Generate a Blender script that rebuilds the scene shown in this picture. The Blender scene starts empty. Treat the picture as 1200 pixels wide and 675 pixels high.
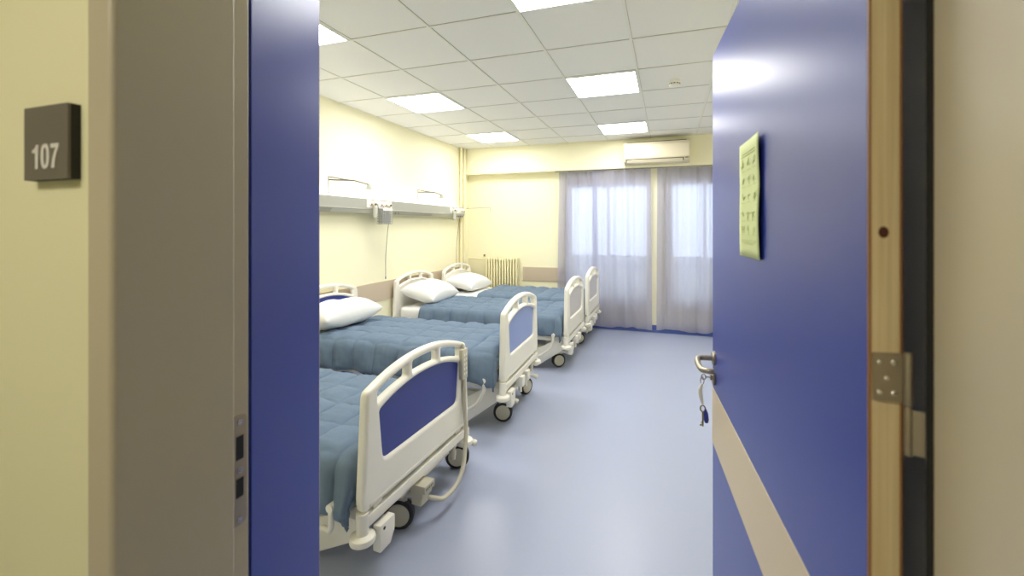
import bpy, bmesh, math, random
from mathutils import Vector, Matrix, noise

random.seed(7)
PI = math.pi
SC = bpy.context.scene
COL = SC.collection

# ------------------------------------------------------------------ materials
def lin(c):
    c = c / 255.0
    return c / 12.92 if c <= 0.04045 else ((c + 0.055) / 1.055) ** 2.4
def rgb(r, g, b):
    return (lin(r), lin(g), lin(b), 1.0)

def mat(name, col, rough=0.5, metal=0.0, spec=0.5, noise_amt=0.0, noise_scale=30.0, bump=0.0, bump_scale=60.0, coat=0.0):
    m = bpy.data.materials.new(name)
    m.use_nodes = True
    nt = m.node_tree
    b = nt.nodes['Principled BSDF']
    b.inputs['Base Color'].default_value = col
    b.inputs['Roughness'].default_value = rough
    b.inputs['Metallic'].default_value = metal
    b.inputs['Specular IOR Level'].default_value = spec
    if coat:
        b.inputs['Coat Weight'].default_value = coat
        b.inputs['Coat Roughness'].default_value = 0.15
    tc = None
    if noise_amt or bump:
        tc = nt.nodes.new('ShaderNodeTexCoord')
    if noise_amt:
        n = nt.nodes.new('ShaderNodeTexNoise')
        n.inputs['Scale'].default_value = noise_scale
        n.inputs['Detail'].default_value = 4
        nt.links.new(tc.outputs['Object'], n.inputs['Vector'])
        mx = nt.nodes.new('ShaderNodeMix'); mx.data_type = 'RGBA'
        mx.inputs[6].default_value = tuple(min(1, c * (1 + noise_amt)) for c in col[:3]) + (1,)
        mx.inputs[7].default_value = tuple(c * (1 - noise_amt) for c in col[:3]) + (1,)
        nt.links.new(n.outputs['Fac'], mx.inputs[0])
        nt.links.new(mx.outputs[2], b.inputs['Base Color'])
    if bump:
        n2 = nt.nodes.new('ShaderNodeTexNoise')
        n2.inputs['Scale'].default_value = bump_scale
        n2.inputs['Detail'].default_value = 5
        nt.links.new(tc.outputs['Object'], n2.inputs['Vector'])
        bp = nt.nodes.new('ShaderNodeBump')
        bp.inputs['Strength'].default_value = bump
        bp.inputs['Distance'].default_value = 0.01
        nt.links.new(n2.outputs['Fac'], bp.inputs['Height'])
        nt.links.new(bp.outputs['Normal'], b.inputs['Normal'])
    return m

def emit(name, col, strength):
    m = bpy.data.materials.new(name); m.use_nodes = True
    nt = m.node_tree
    nt.nodes.remove(nt.nodes['Principled BSDF'])
    e = nt.nodes.new('ShaderNodeEmission')
    e.inputs['Color'].default_value = col
    e.inputs['Strength'].default_value = strength
    nt.links.new(e.outputs[0], nt.nodes['Material Output'].inputs['Surface'])
    return m

def fabric_translucent(name, col, tcol, mix, sheer):
    m = bpy.data.materials.new(name); m.use_nodes = True
    nt = m.node_tree
    b = nt.nodes['Principled BSDF']
    b.inputs['Roughness'].default_value = 0.9
    b.inputs['Specular IOR Level'].default_value = 0.1
    tc = nt.nodes.new('ShaderNodeTexCoord')
    mp = nt.nodes.new('ShaderNodeMapping'); mp.inputs['Scale'].default_value = (60, 60, 14)
    nt.links.new(tc.outputs['Object'], mp.inputs['Vector'])
    n = nt.nodes.new('ShaderNodeTexNoise'); n.inputs['Scale'].default_value = 2.0; n.inputs['Detail'].default_value = 3
    nt.links.new(mp.outputs[0], n.inputs['Vector'])
    mx = nt.nodes.new('ShaderNodeMix'); mx.data_type = 'RGBA'
    mx.inputs[6].default_value = tuple(c * 1.12 for c in col[:3]) + (1,)
    mx.inputs[7].default_value = tuple(c * 0.86 for c in col[:3]) + (1,)
    nt.links.new(n.outputs['Fac'], mx.inputs[0])
    nt.links.new(mx.outputs[2], b.inputs['Base Color'])
    t = nt.nodes.new('ShaderNodeBsdfTranslucent'); t.inputs['Color'].default_value = tcol
    ms = nt.nodes.new('ShaderNodeMixShader'); ms.inputs[0].default_value = mix
    nt.links.new(b.outputs[0], ms.inputs[1]); nt.links.new(t.outputs[0], ms.inputs[2])
    tr = nt.nodes.new('ShaderNodeBsdfTransparent'); tr.inputs['Color'].default_value = (0.95, 0.95, 1, 1)
    m2 = nt.nodes.new('ShaderNodeMixShader'); m2.inputs[0].default_value = sheer
    nt.links.new(ms.outputs[0], m2.inputs[1]); nt.links.new(tr.outputs[0], m2.inputs[2])
    nt.links.new(m2.outputs[0], nt.nodes['Material Output'].inputs['Surface'])
    return m

def glass_mat(name):
    m = bpy.data.materials.new(name); m.use_nodes = True
    nt = m.node_tree
    nt.nodes.remove(nt.nodes['Principled BSDF'])
    t = nt.nodes.new('ShaderNodeBsdfTransparent'); t.inputs['Color'].default_value = (0.93, 0.96, 0.97, 1)
    g = nt.nodes.new('ShaderNodeBsdfGlossy'); g.inputs['Roughness'].default_value = 0.02
    f = nt.nodes.new('ShaderNodeFresnel'); f.inputs['IOR'].default_value = 1.45
    ms = nt.nodes.new('ShaderNodeMixShader')
    nt.links.new(f.outputs[0], ms.inputs[0]); nt.links.new(t.outputs[0], ms.inputs[1]); nt.links.new(g.outputs[0], ms.inputs[2])
    nt.links.new(ms.outputs[0], nt.nodes['Material Output'].inputs['Surface'])
    return m

def wood_mat(name):
    m = bpy.data.materials.new(name); m.use_nodes = True
    nt = m.node_tree; b = nt.nodes['Principled BSDF']
    b.inputs['Roughness'].default_value = 0.55
    tc = nt.nodes.new('ShaderNodeTexCoord')
    mp = nt.nodes.new('ShaderNodeMapping'); mp.inputs['Scale'].default_value = (90, 90, 1.6)
    nt.links.new(tc.outputs['Object'], mp.inputs['Vector'])
    n = nt.nodes.new('ShaderNodeTexNoise'); n.inputs['Scale'].default_value = 1.5; n.inputs['Detail'].default_value = 6
    nt.links.new(mp.outputs[0], n.inputs['Vector'])
    r = nt.nodes.new('ShaderNodeValToRGB')
    r.color_ramp.elements[0].position = 0.3; r.color_ramp.elements[0].color = rgb(214, 188, 138)
    r.color_ramp.elements[1].position = 0.7; r.color_ramp.elements[1].color = rgb(236, 216, 170)
    nt.links.new(n.outputs['Fac'], r.inputs[0]); nt.links.new(r.outputs[0], b.inputs['Base Color'])
    return m

M = {}
M['wall'] = mat('cream wall paint', rgb(244, 239, 207), 0.55, bump=0.03, bump_scale=180)
M['corridor_wall'] = mat('yellow corridor paint', rgb(230, 225, 182), 0.6, bump=0.03, bump_scale=180)
M['white'] = mat('white paint', rgb(235, 233, 225), 0.5)
M['tile'] = mat('mineral ceiling tile', rgb(232, 232, 231), 0.9, noise_amt=0.03, noise_scale=120, bump=0.12, bump_scale=240)
M['tbar'] = mat('ceiling grid bar', rgb(228, 228, 222), 0.5)
M['gap'] = mat('dark joint', rgb(165, 163, 156), 0.8)
M['floor'] = mat('blue vinyl floor', rgb(165, 173, 199), 0.32, spec=0.5, noise_amt=0.05, noise_scale=160)
M['cove'] = mat('blue vinyl skirting', rgb(76, 98, 168), 0.4)
M['band'] = mat('beige wall protection board', rgb(196, 180, 158), 0.5)
M['frame'] = mat('beige steel door frame', rgb(190, 179, 150), 0.36, spec=0.5)
M['blue'] = mat('blue door laminate', rgb(42, 60, 150), 0.33, spec=0.42)
M['stripe'] = mat('beige door laminate', rgb(206, 190, 160), 0.42)
M['wood'] = wood_mat('pine lipping')
M['lip'] = mat('brown edge strip', rgb(150, 104, 58), 0.5)
M['knot'] = mat('pine knot', rgb(84, 38, 26), 0.6)
M['steel'] = mat('brushed steel', rgb(172, 164, 150), 0.33, metal=0.9)
M['zinc'] = mat('zinc hinge steel', rgb(172, 160, 136), 0.42, metal=0.6)
M['screw'] = mat('bright screw steel', rgb(225, 220, 205), 0.25, metal=0.9)
M['gap_shade'] = mat('dark gap shade', rgb(42, 41, 36), 0.8)  # shade of the door gap put into the colour
M['black'] = mat('black slot', rgb(20, 20, 20), 0.7)
M['bedwhite'] = mat('off white bed plastic', rgb(236, 233, 223), 0.35, spec=0.5)
M['bedsteel'] = mat('cream coated bed steel', rgb(228, 224, 211), 0.4)
M['hub'] = mat('grey beige castor plastic', rgb(196, 191, 174), 0.45)
M['tyre'] = mat('dark castor tyre', rgb(38, 38, 40), 0.7)
M['p_navy'] = mat('navy panel', rgb(44, 58, 140), 0.4)
M['p_peri'] = mat('periwinkle panel', rgb(140, 158, 212), 0.4)
M['p_grey'] = mat('pale grey panel', rgb(200, 196, 200), 0.45)
M['p_white'] = mat('white panel', rgb(235, 232, 224), 0.45)
M['sheet'] = mat('white cotton', rgb(240, 240, 238), 0.85, bump=0.15, bump_scale=18)
M['comf'] = mat('slate blue quilted cotton', rgb(107, 125, 146), 0.8, spec=0.2, noise_amt=0.04, noise_scale=25, bump=0.2, bump_scale=45)
M['rad'] = mat('cream radiator enamel', rgb(236, 228, 188), 0.4)
M['ac'] = mat('ivory appliance plastic', rgb(220, 211, 186), 0.4)
M['rail'] = mat('grey service rail enamel', rgb(166, 166, 156), 0.4)
M['rail_light'] = mat('light rail cover', rgb(196, 195, 184), 0.4)
M['wire'] = mat('grey wire', rgb(98, 92, 82), 0.5)
M['signface'] = mat('dark grey sign face', rgb(108, 101, 88), 0.5)
M['signside'] = mat('black sign side', rgb(26, 25, 22), 0.6)
M['number'] = mat('pale sign lettering', rgb(214, 210, 198), 0.5)
M['paper'] = mat('yellow green paper', rgb(212, 222, 160), 0.7)
M['ink'] = mat('grey print', rgb(178, 190, 128), 0.8)
M['curtain'] = fabric_translucent('lavender grey curtain', rgb(178, 177, 197), (0.76, 0.76, 0.88, 1), 0.5, 0.11)
M['glass'] = glass_mat('window glass')
M['alu'] = mat('grey aluminium', rgb(150, 150, 152), 0.4)
M['parapet'] = mat('balcony render', rgb(206, 204, 200), 0.9)
M['panel_light'] = emit('ceiling panel glow', (1.0, 0.985, 0.95, 1), 11.0)
M['uplight'] = emit('rail uplight glow', (1.0, 0.97, 0.88, 1), 4.0)
M['corr_light'] = emit('corridor panel glow', (1.0, 0.94, 0.84, 1), 5.8)
M['tag'] = mat('white plastic tag', rgb(228, 226, 220), 0.4)
M['keyblue'] = mat('blue plastic fob', rgb(36, 54, 150), 0.4)
M['brass'] = mat('old brass key', rgb(150, 140, 110), 0.35, metal=0.8)

# ------------------------------------------------------------------ helpers
def link_mesh(name, me, m=None, parent=None, loc=None):
    o = bpy.data.objects.new(name, me)
    COL.objects.link(o)
    if m is not None:
        if isinstance(m, (list, tuple)):
            for k in m: me.materials.append(k)
        elif not me.materials:
            me.materials.append(m)
    if parent is not None: o.parent = parent
    if loc is not None: o.location = loc
    return o

def smooth(me, ang=40):
    me.set_sharp_from_angle(angle=math.radians(ang)) if hasattr(me, 'set_sharp_from_angle') else None
    for p in me.polygons: p.use_smooth = True

class MB:
    """collects shapes into one mesh"""
    def __init__(s): s.bm = bmesh.new()
    def _mi(s, faces, mi):
        for f in faces: f.material_index = mi
    def box(s, x0, x1, y0, y1, z0, z1, bev=0.0, mi=0, mtx=None, seg=2):
        t = bmesh.new()
        bmesh.ops.create_cube(t, size=1.0)
        for v in t.verts:
            v.co = Vector(((x0 + x1) / 2 + v.co.x * (x1 - x0), (y0 + y1) / 2 + v.co.y * (y1 - y0), (z0 + z1) / 2 + v.co.z * (z1 - z0)))
        if bev:
            bmesh.ops.bevel(t, geom=list(t.edges), offset=bev, segments=seg, profile=0.6, affect='EDGES')
        s.merge(t, mi, mtx); return s
    def merge(s, t, mi=0, mtx=None):
        if mtx is not None: bmesh.ops.transform(t, matrix=mtx, verts=t.verts)
        bmesh.ops.recalc_face_normals(t, faces=t.faces)
        for f in t.faces: f.material_index = mi
        me = bpy.data.meshes.new('tmp'); t.to_mesh(me); t.free()
        n0 = len(s.bm.faces)
        s.bm.from_mesh(me); bpy.data.meshes.remove(me)
        return s
    def cyl(s, p0, p1, r, r2=None, seg=20, mi=0, bev=0.0):
        p0, p1 = Vector(p0), Vector(p1)
        d = p1 - p0
        t = bmesh.new()
        bmesh.ops.create_cone(t, cap_ends=True, segments=seg, radius1=r, radius2=r if r2 is None else r2, depth=d.length)
        if bev:
            ed = [e for e in t.edges if len(e.link_faces) == 2 and any(len(f.verts) > 4 for f in e.link_faces)]
            bmesh.ops.bevel(t, geom=ed, offset=bev, segments=2, profile=0.6, affect='EDGES')
        q = Vector((0, 0, 1)).rotation_difference(d.normalized()).to_matrix().to_4x4()
        s.merge(t, mi, Matrix.Translation((p0 + p1) / 2) @ q); return s
    def lathe(s, prof, seg=28, mi=0, mtx=None):
        t = bmesh.new(); rings = []
        for r, z in prof:
            if r < 1e-6: rings.append([t.verts.new((0, 0, z))])
            else: rings.append([t.verts.new((r * math.cos(2 * PI * k / seg), r * math.sin(2 * PI * k / seg), z)) for k in range(seg)])
        for a, b in zip(rings, rings[1:]):
            for k in range(seg):
                k2 = (k + 1) % seg
                if len(a) == 1 and len(b) == 1: continue
                if len(a) == 1: t.faces.new((a[0], b[k], b[k2]))
                elif len(b) == 1: t.faces.new((a[k], a[k2], b[0]))
                else: t.faces.new((a[k], a[k2], b[k2], b[k]))
        s.merge(t, mi, mtx); return s
    def tube(s, pts, r, seg=10, mi=0, close=False):
        pts = [Vector(p) for p in pts]
        t = bmesh.new(); rings = []
        up = Vector((0.123, 0.31, 0.94)).normalized()
        n = len(pts); prev = None
        for i in range(n):
            a = pts[max(i - 1, 0)]; b = pts[min(i + 1, n - 1)]
            if close: a, b = pts[(i - 1) % n], pts[(i + 1) % n]
            d = (b - a).normalized()
            if prev is None:
                u = d.orthogonal().normalized()
            else:
                u = (prev - d * prev.dot(d)).normalized()
            prev = u; w = d.cross(u)
            rr = r[i] if isinstance(r, (list, tuple)) else r
            rings.append([t.verts.new(pts[i] + (u * math.cos(2 * PI * k / seg) + w * math.sin(2 * PI * k / seg)) * rr) for k in range(seg)])
        for i in range(n if close else n - 1):
            a, b = rings[i], rings[(i + 1) % n]
            for k in range(seg):
                t.faces.new((a[k], a[(k + 1) % seg], b[(k + 1) % seg], b[k]))
        if not close:
            t.faces.new(rings[0]); t.faces.new(rings[-1])
        s.merge(t, mi); return s
    def prism(s, poly, axis, a, b, mi=0, bev=0.0):
        """poly: 2D points; axis 'x': (y,z), 'y': (x,z), 'z': (x,y)"""
        t = bmesh.new()
        def P(p, w): return {'x': (w, p[0], p[1]), 'y': (p[0], w, p[1]), 'z': (p[0], p[1], w)}[axis]
        A = [t.verts.new(P(p, a)) for p in poly]; B = [t.verts.new(P(p, b)) for p in poly]
        n = len(poly)
        t.faces.new(A); t.faces.new(B)
        for i in range(n): t.faces.new((A[i], A[(i + 1) % n], B[(i + 1) % n], B[i]))
        if bev:
            bmesh.ops.recalc_face_normals(t, faces=t.faces)
            bmesh.ops.bevel(t, geom=list(t.edges), offset=bev, segments=2, profile=0.6, affect='EDGES')
        s.merge(t, mi); return s
    def build(s, name, m, parent=None, loc=None, sm=True, ang=35):
        me = bpy.data.meshes.new(name)
        s.bm.to_mesh(me); s.bm.free()
        if sm: smooth(me, ang)
        return link_mesh(name, me, m, parent, loc)

def empty(name, label, cat, loc=(0, 0, 0), rz=0.0, group=None):
    o = bpy.data.objects.new(name, None); COL.objects.link(o)
    o.empty_display_size = 0.1
    o.location = loc; o.rotation_euler = (0, 0, rz)
    return tag(o, label, cat, group)
def tag(o, label, cat, group=None):
    o['label'] = label; o['category'] = cat; o['kind'] = 'thing'
    if group: o['group'] = group
    return o
def struct(o, label=None, cat=None):
    o['kind'] = 'structure'
    if label: o['label'] = label
    if cat: o['category'] = cat
    return o
def spline_pts(pts, n=8):
    """Catmull-Rom through the points"""
    P = [Vector(p) for p in pts]; out = []
    for i in range(len(P) - 1):
        p0 = P[i - 1] if i else P[i] * 2 - P[i + 1]
        p1, p2 = P[i], P[i + 1]
        p3 = P[i + 2] if i + 2 < len(P) else P[i + 1] * 2 - P[i]
        for k in range(n):
            t = k / n
            out.append(0.5 * ((2 * p1) + (p2 - p0) * t + (2 * p0 - 5 * p1 + 4 * p2 - p3) * t * t + (3 * p1 - p0 - 3 * p2 + p3) * t ** 3))
    out.append(P[-1]); return out

def curve_plate(polys, thick, bev):
    """2D outlines (first one outer, the others openings) -> bevelled plate mesh in its own XY plane, thickness along Z"""
    cu = bpy.data.curves.new('plate', 'CURVE'); cu.dimensions = '2D'; cu.fill_mode = 'BOTH'
    cu.extrude = thick / 2 - bev; cu.bevel_depth = bev; cu.bevel_resolution = 3; cu.offset = -bev
    for poly in polys:
        sp = cu.splines.new('POLY'); sp.points.add(len(poly) - 1)
        for p, q in zip(sp.points, poly): p.co = (q[0], q[1], 0, 1)
        sp.use_cyclic_u = True
    o = bpy.data.objects.new('plate', cu); COL.objects.link(o)
    dg = bpy.context.evaluated_depsgraph_get(); dg.update()
    me = bpy.data.meshes.new_from_object(o.evaluated_get(dg))
    bpy.data.objects.remove(o); bpy.data.curves.remove(cu)
    return me

def round_poly(pts, r, n=5):
    """rounded corners on a closed 2D polygon"""
    out = []; m = len(pts)
    rs = r if isinstance(r, (list, tuple)) else [r] * m
    for i in range(m):
        p = Vector(pts[i]); a = Vector(pts[i - 1]); b = Vector(pts[(i + 1) % m]); R = rs[i]
        if R <= 0: out.append(tuple(p)); continue
        da, db = (a - p), (b - p)
        R = min(R, da.length * 0.48, db.length * 0.48)
        s, e = p + da.normalized() * R, p + db.normalized() * R
        for k in range(n + 1):
            t = k / n
            out.append(tuple(s * (1 - t) ** 2 + p * 2 * t * (1 - t) + e * t * t))
    return out

# ------------------------------------------------------------------ camera
CAM_Z = 1.53
YAW = 0.326
cam = bpy.data.cameras.new('camera'); co = bpy.data.objects.new('camera', cam); COL.objects.link(co)
co.location = (0, 0, CAM_Z); co.rotation_euler = (PI / 2, 0, YAW)
cam.sensor_width = 36.0; cam.lens = 513.0 / 1200 * 36
cam.shift_x = -9.0 / 1200; cam.shift_y = -71.5 / 1200
cam.clip_start = 0.02
cam.dof.use_dof = True; cam.dof.focus_distance = 3.6; cam.dof.aperture_fstop = 2.8
SC.camera = co

# ------------------------------------------------------------------ setting
CEIL = 2.80
XL, XR = -3.17, 1.05
YB = 6.68           # window wall
YF0, YF1 = 0.472, 0.70   # corridor wall thickness
BEAM_Y = 6.50; BEAM_Z = 2.385
JL, JR = -0.851, 0.308   # clear opening

b = MB(); b.box(-3.6, 2.2, -1.9, 8.0, -0.10, 0.0)
struct(b.build('floor', M['floor'], sm=False))

# suspended ceiling of the room
b = MB(); b.box(XL, XR, YF1, YB, CEIL, CEIL + 0.1)
ceil_o = struct(b.build('ceiling', M['tile'], sm=False))
b = MB()
gx0, gy0 = -0.236, 0.048
for k in range(-6, 4):
    x = gx0 + 0.6 * k
    if XL < x < XR:
        b.box(x - 0.009, x + 0.009, YF1 + .01, BEAM_Y, CEIL - 0.005, CEIL + .002, mi=0)
        b.box(x + 0.009, x + 0.0115, YF1 + .01, BEAM_Y, CEIL - 0.0015, CEIL + .001, mi=1)
for k in range(1, 12):
    y = gy0 + 0.6 * k
    if YF1 < y < BEAM_Y:
        b.box(XL, XR, y - 0.009, y + 0.009, CEIL - 0.0045, CEIL + .002, mi=0)
        b.box(XL, XR, y - 0.0125, y - 0.009, CEIL - 0.0015, CEIL + .001, mi=1)
g = b.build('ceiling_grid', [M['tbar'], M['gap']], ceil_o, sm=False)

def ceiling_light(x, y, label, mname='panel_light', z=CEIL):
    t = empty('ceiling_light', label, 'ceiling light', (x, y, z), group='square ceiling light panels')
    f = MB()
    o, i = 0.296, 0.282
    f.box(-o, o, -o, -i, -0.010, 0.004); f.box(-o, o, i, o, -0.010, 0.004)
    f.box(-o, -i, -i, i, -0.010, 0.004); f.box(i, o, -i, i, -0.010, 0.004)
    f.build('frame', M['tbar'], t, sm=False)
    d = MB(); d.box(-i, i, -i, i, -0.007, 0.003)
    d.build('diffuser', M[mname], t, sm=False)
    return t
XA, XC = -2.336, -0.536
ceiling_light(XC, 2.148, 'glowing square ceiling panel cut off by the top edge of the view')
ceiling_light(XA, 2.148, 'glowing square ceiling panel half hidden behind the narrow blue door leaf')
ceiling_light(XC, 3.948, 'largest fully visible glowing ceiling panel, beside the smoke detector')
ceiling_light(XA, 3.948, 'glowing square ceiling panel above the pillow of the second bed')
ceiling_light(XC, 5.748, 'glowing square ceiling panel just in front of the air conditioner')
ceiling_light(XA, 5.748, 'smallest glowing ceiling panel, near the pipes in the far corner')

# left wall, right wall
b = MB(); b.box(XL - 0.15, XL, YF1, YB + .15, 0, CEIL + .1); struct(b.build('wall_left', M['wall'], sm=False))
b = MB()
b.box(XR, XR + 0.15, 2.15, YB + .15, 0, CEIL + .1)
b.box(0.374, XR + .15, YF1 - .005, 2.15, 0, CEIL + .1)  # unseen entry return, added to keep the gap behind the door dark
struct(b.build('wall_right', M['wall'], sm=False))

# corridor wall with the doorway
FH = 2.235     # frame head
b = MB()
b.box(-3.35, JL - 0.03, YF0, YF1, 0, CEIL + .1)
b.box(JR + 0.03, 2.2, YF0, YF1, 0, CEIL + .1)
b.box(JL - 0.03, JR + 0.03, YF0, YF1, FH + 0.03, CEIL + .1)
wf = struct(b.build('wall_front', [M['wall'], M['corridor_wall']], sm=False))
for p in wf.data.polygons:
    if p.normal.y < -0.9: p.material_index = 1
# corridor shell behind the camera
b = MB(); b.box(-3.6, 2.2, -2.0, -1.9, 0, 2.7); struct(b.build('wall_corridor', M['corridor_wall'], sm=False))
b = MB(); b.box(-3.7, -3.35, -2.0, YF1, 0, 2.7); b.box(2.2, 2.3, -2.0, YF1, 0, 2.7); struct(b.build('wall_corridor_ends', M['corridor_wall'], sm=False))
b = MB(); b.box(-3.7, 2.3, -2.0, YF0, 2.6, 2.7); struct(b.build('ceiling_corridor', M['white'], sm=False))
t = empty('ceiling_light', 'square corridor ceiling panel outside the doorway', 'ceiling light', (-1.0, -0.75, 2.6), group='corridor ceiling lights')
f = MB(); f.box(-.6, .6, -.3, -.285, -.012, .004); f.box(-.6, .6, .285, .3, -.012, .004); f.box(-.6, -.585, -.285, .285, -.012, .004); f.box(.585, .6, -.285, .285, -.012, .004)
f.build('frame', M['tbar'], t, sm=False)
f = MB(); f.box(-.585, .585, -.285, .285, -.008, .003); f.build('diffuser', M['corr_light'], t, sm=False)
b = MB(); b.box(-3.35, JL - 0.075, YF0 - 0.014, YF0, 0, 0.60, bev=0.004)
struct(b.build('baseboard_corridor', M['band'], sm=False))

# door frame: folded steel profile, left and right jambs and the head
b = MB()
def jamb(xin, sgn):
    # sgn -1: left jamb (clear face towards +x); profile in plan
    s = -sgn
    pts = [(xin, 0.464), (xin, 0.671), (xin + sgn * .015, 0.671), (xin + sgn * .015, 0.716), (xin + sgn * .062, 0.716), (xin + sgn * .062, YF1 + .0005),
           (xin + sgn * .029, YF1 + .0005), (xin + sgn * .029, YF0 - .0005), (xin + sgn * .0605, YF0 - .0005), (xin + sgn * .0605, 0.458), (xin + sgn * .006, 0.458)]
    b.prism(pts, 'z', 0.0, FH + 0.03)
jamb(JL, -1); jamb(JR, 1)
b.box(JL - 0.064, JR + .064, 0.458, YF0 - .0005, FH, FH + .064)
b.box(JL - .029, JR + .029, YF0 - .0005, 0.671, FH, FH + .029)
df = struct(b.build('trim_1', M['frame'], sm=False), 'beige steel door frame around the open doorway', 'door frame')
bev = df.modifiers.new('bevel', 'BEVEL'); bev.width = 0.003; bev.segments = 2; bev.limit_method = 'ANGLE'
# strike plate let into the rebate of the left jamb
sx = JL - .015
st = MB()
st.prism(round_poly([(0.675, 0.895), (0.709, 0.895), (0.709, 1.130), (0.675, 1.130)], 0.014), 'x', sx, sx + 0.0025)
st.build('strike_plate', M['zinc'], df, sm=False)['label'] = 'worn steel strike plate'
h = MB()
for z0, z1 in ((1.035, 1.085), (0.955, 0.995)):
    h.box(sx + .0015, sx + .0032, 0.684, 0.701, z0, z1)
h.build('latch_hole', M['black'], df, sm=False)
for z in (1.115, 1.013, 0.908):
    h = MB(); h.cyl((sx + .002, .692, z), (sx + .0045, .692, z), .0055, seg=14); h.build('screw', M['screw'], df)
# dark strip in the right rebate, painting the shadow of the door gap
b = MB(); b.box(JR + .0145, JR + .001, 0.672, 0.684, 0.01, FH, bev=0.002); b.build('shade_strip', M['gap_shade'], df)

# blue partition just inside the doorway
d2 = bpy.data.objects.new('door_2', None); COL.objects.link(d2)
LA, LB = Vector((-.872, .7175)), Vector((-.938, 1.000))
d2.location = (LA.x, LA.y, 0); d2.rotation_euler = (0, 0, math.atan2(LB.y - LA.y, LB.x - LA.x))
struct(d2, 'narrow blue door leaf standing open just inside the left jamb', 'door')
LL = (LB - LA).length
b = MB(); b.box(0.012, LL - .004, 0, .038, 0.008, 2.195, bev=.0012); b.build('leaf', M['blue'], d2, sm=False)
b = MB(); b.box(LL - .004, LL, .002, .036, 0.008, 2.195); b.build('edge_lipping', M['wood'], d2, sm=False)['label'] = 'bare pine edge'

# beam, window wall
b = MB(); b.box(XL, XR, BEAM_Y, YB + .15, BEAM_Z, CEIL + .1)
struct(b.build('beam', M['wall'], sm=False))
W1 = (-1.47, -0.24); W2 = (0.02, 0.98); WZ0, WZ1 = 0.42, 2.19
b = MB()
b.box(XL, W1[0], YB, YB + .15, 0, BEAM_Z); b.box(W1[1], W2[0], YB, YB + .15, 0, BEAM_Z); b.box(W2[1], XR, YB, YB + .15, 0, BEAM_Z)
for W in (W1, W2):
    b.box(W[0], W[1], YB, YB + .15, 0, WZ0); b.box(W[0], W[1], YB, YB + .15, WZ1, BEAM_Z)
struct(b.build('wall_back', M['wall'], sm=False))
for n, W in ((1, W1), (2, W2)):
    f = MB(); y0, y1 = YB + .05, YB + .10; w = .05
    f.box(W[0], W[0] + w, y0, y1, WZ0, WZ1); f.box(W[1] - w, W[1], y0, y1, WZ0, WZ1)
    f.box(W[0] + w, W[1] - w, y0, y1, WZ0, WZ0 + w); f.box(W[0] + w, W[1] - w, y0, y1, WZ1 - w, WZ1)
    mx = (W[0] + W[1]) / 2
    f.box(mx - .022, mx + .022, y0, y1, WZ0 + w, WZ1 - w)
    wo = struct(f.build('window_%d' % n, M['white'], sm=False))
    for a, c in ((W[0] + w, mx - .022), (mx + .022, W[1] - w)):
        gl = MB(); gl.box(a, c, YB + .073, YB + .077, WZ0 + w, WZ1 - w); gl.build('pane', M['glass'], wo, sm=False)
    s = MB(); s.box(W[0] - .02, W[1] + .02, YB - .02, YB + .05, WZ0 - .025, WZ0, bev=.004); s.build('window_sill', M['white'], wo, sm=False)
# balcony outside
b = MB(); b.box(-3.6, 2.2, YB + .15, 8.1, -.1, 0.02); b.box(-3.6, 2.2, 8.0, 8.12, 0.0, 1.02)
bal = struct(b.build('balcony_outside', M['parapet'], sm=False), 'balcony parapet seen faintly through the curtains', 'balcony')
b = MB(); b.tube([(-3.6, 7.98, .86), (2.2, 7.98, .86)], .022); b.build('balcony_handrail', M['alu'], bal)

# skirting and wall boards
cov = [(0, 0), (0, .10), (-.006, .10), (-.010, .03), (-.03, .008), (-.045, 0)]
b = MB(); b.prism([(YB + y, z) for y, z in cov], 'x', XL, XR); struct(b.build('baseboard_back', M['cove'], sm=False))
b = MB(); b.prism([(XL - y, z) for y, z in cov], 'y', YF1, YB); struct(b.build('baseboard_left', M['cove'], sm=False))
b = MB(); b.box(XL, XL + .014, YF1, YB, 0.672, 0.893, bev=.003); struct(b.build('trim_2', M['band'], sm=False), 'beige protection board along the left wall', 'wall board')
b = MB(); b.box(-2.20, -1.53, YB - .014, YB, 0.672, 0.893, bev=.003); struct(b.build('trim_3', M['band'], sm=False), 'beige protection board between radiator and curtain', 'wall board')

# ------------------------------------------------------------------ open door
DA = Vector((0.253, 0.700)); DC = Vector((0.1645, 1.8445))
dd = (DC - DA).normalized(); DL = (DC - DA).length; DT = 0.038
rot = math.atan2(dd.y, dd.x)
# door local frame: X along the leaf from hinge to lock edge, Y towards the room-side face (negative = the face seen), Z up
door = bpy.data.objects.new('door_1', None); COL.objects.link(door)
door.location = (DA.x, DA.y, 0); door.rotation_euler = (0, 0, rot)
struct(door, 'wide blue hospital door standing open into the room on the right', 'door')
# in this frame the visible (left) face is at Y=0 and the thickness runs to Y=-DT
TOP = 2.19
b = MB(); b.box(0.004, DL - .004, -DT, 0.0, 0.008, TOP, bev=0.0012); b.build('leaf', M['blue'], door, sm=False)
b = MB(); b.box(0.0, 0.004, -DT + .003, -.003, 0.008, TOP); b.build('edge_lipping', M['wood'], door, sm=False)['label'] = 'bare pine edge'
b = MB(); b.box(-.0005, 0.0035, -.003, 0, 0.008, TOP); b.box(-.0005, .0035, -DT, -DT + .003, .008, TOP); b.build('edge_strip', M['lip'], door, sm=False)
k = MB()
kp = [(0.0058 * math.cos(a) - .017, 1.523 + .0075 * math.sin(a)) for a in [2 * PI * i / 20 for i in range(20)]]
k.prism(kp, 'x', -.0006, .001); k.build('knot', M['knot'], door, sm=False)
b = MB(); b.box(0.0045, DL - .0045, -.001, 0.0022, 0.703, 0.914, bev=.0008); b.build('push_band', M['stripe'], door, sm=False)['label'] = 'beige band across the door'
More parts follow.
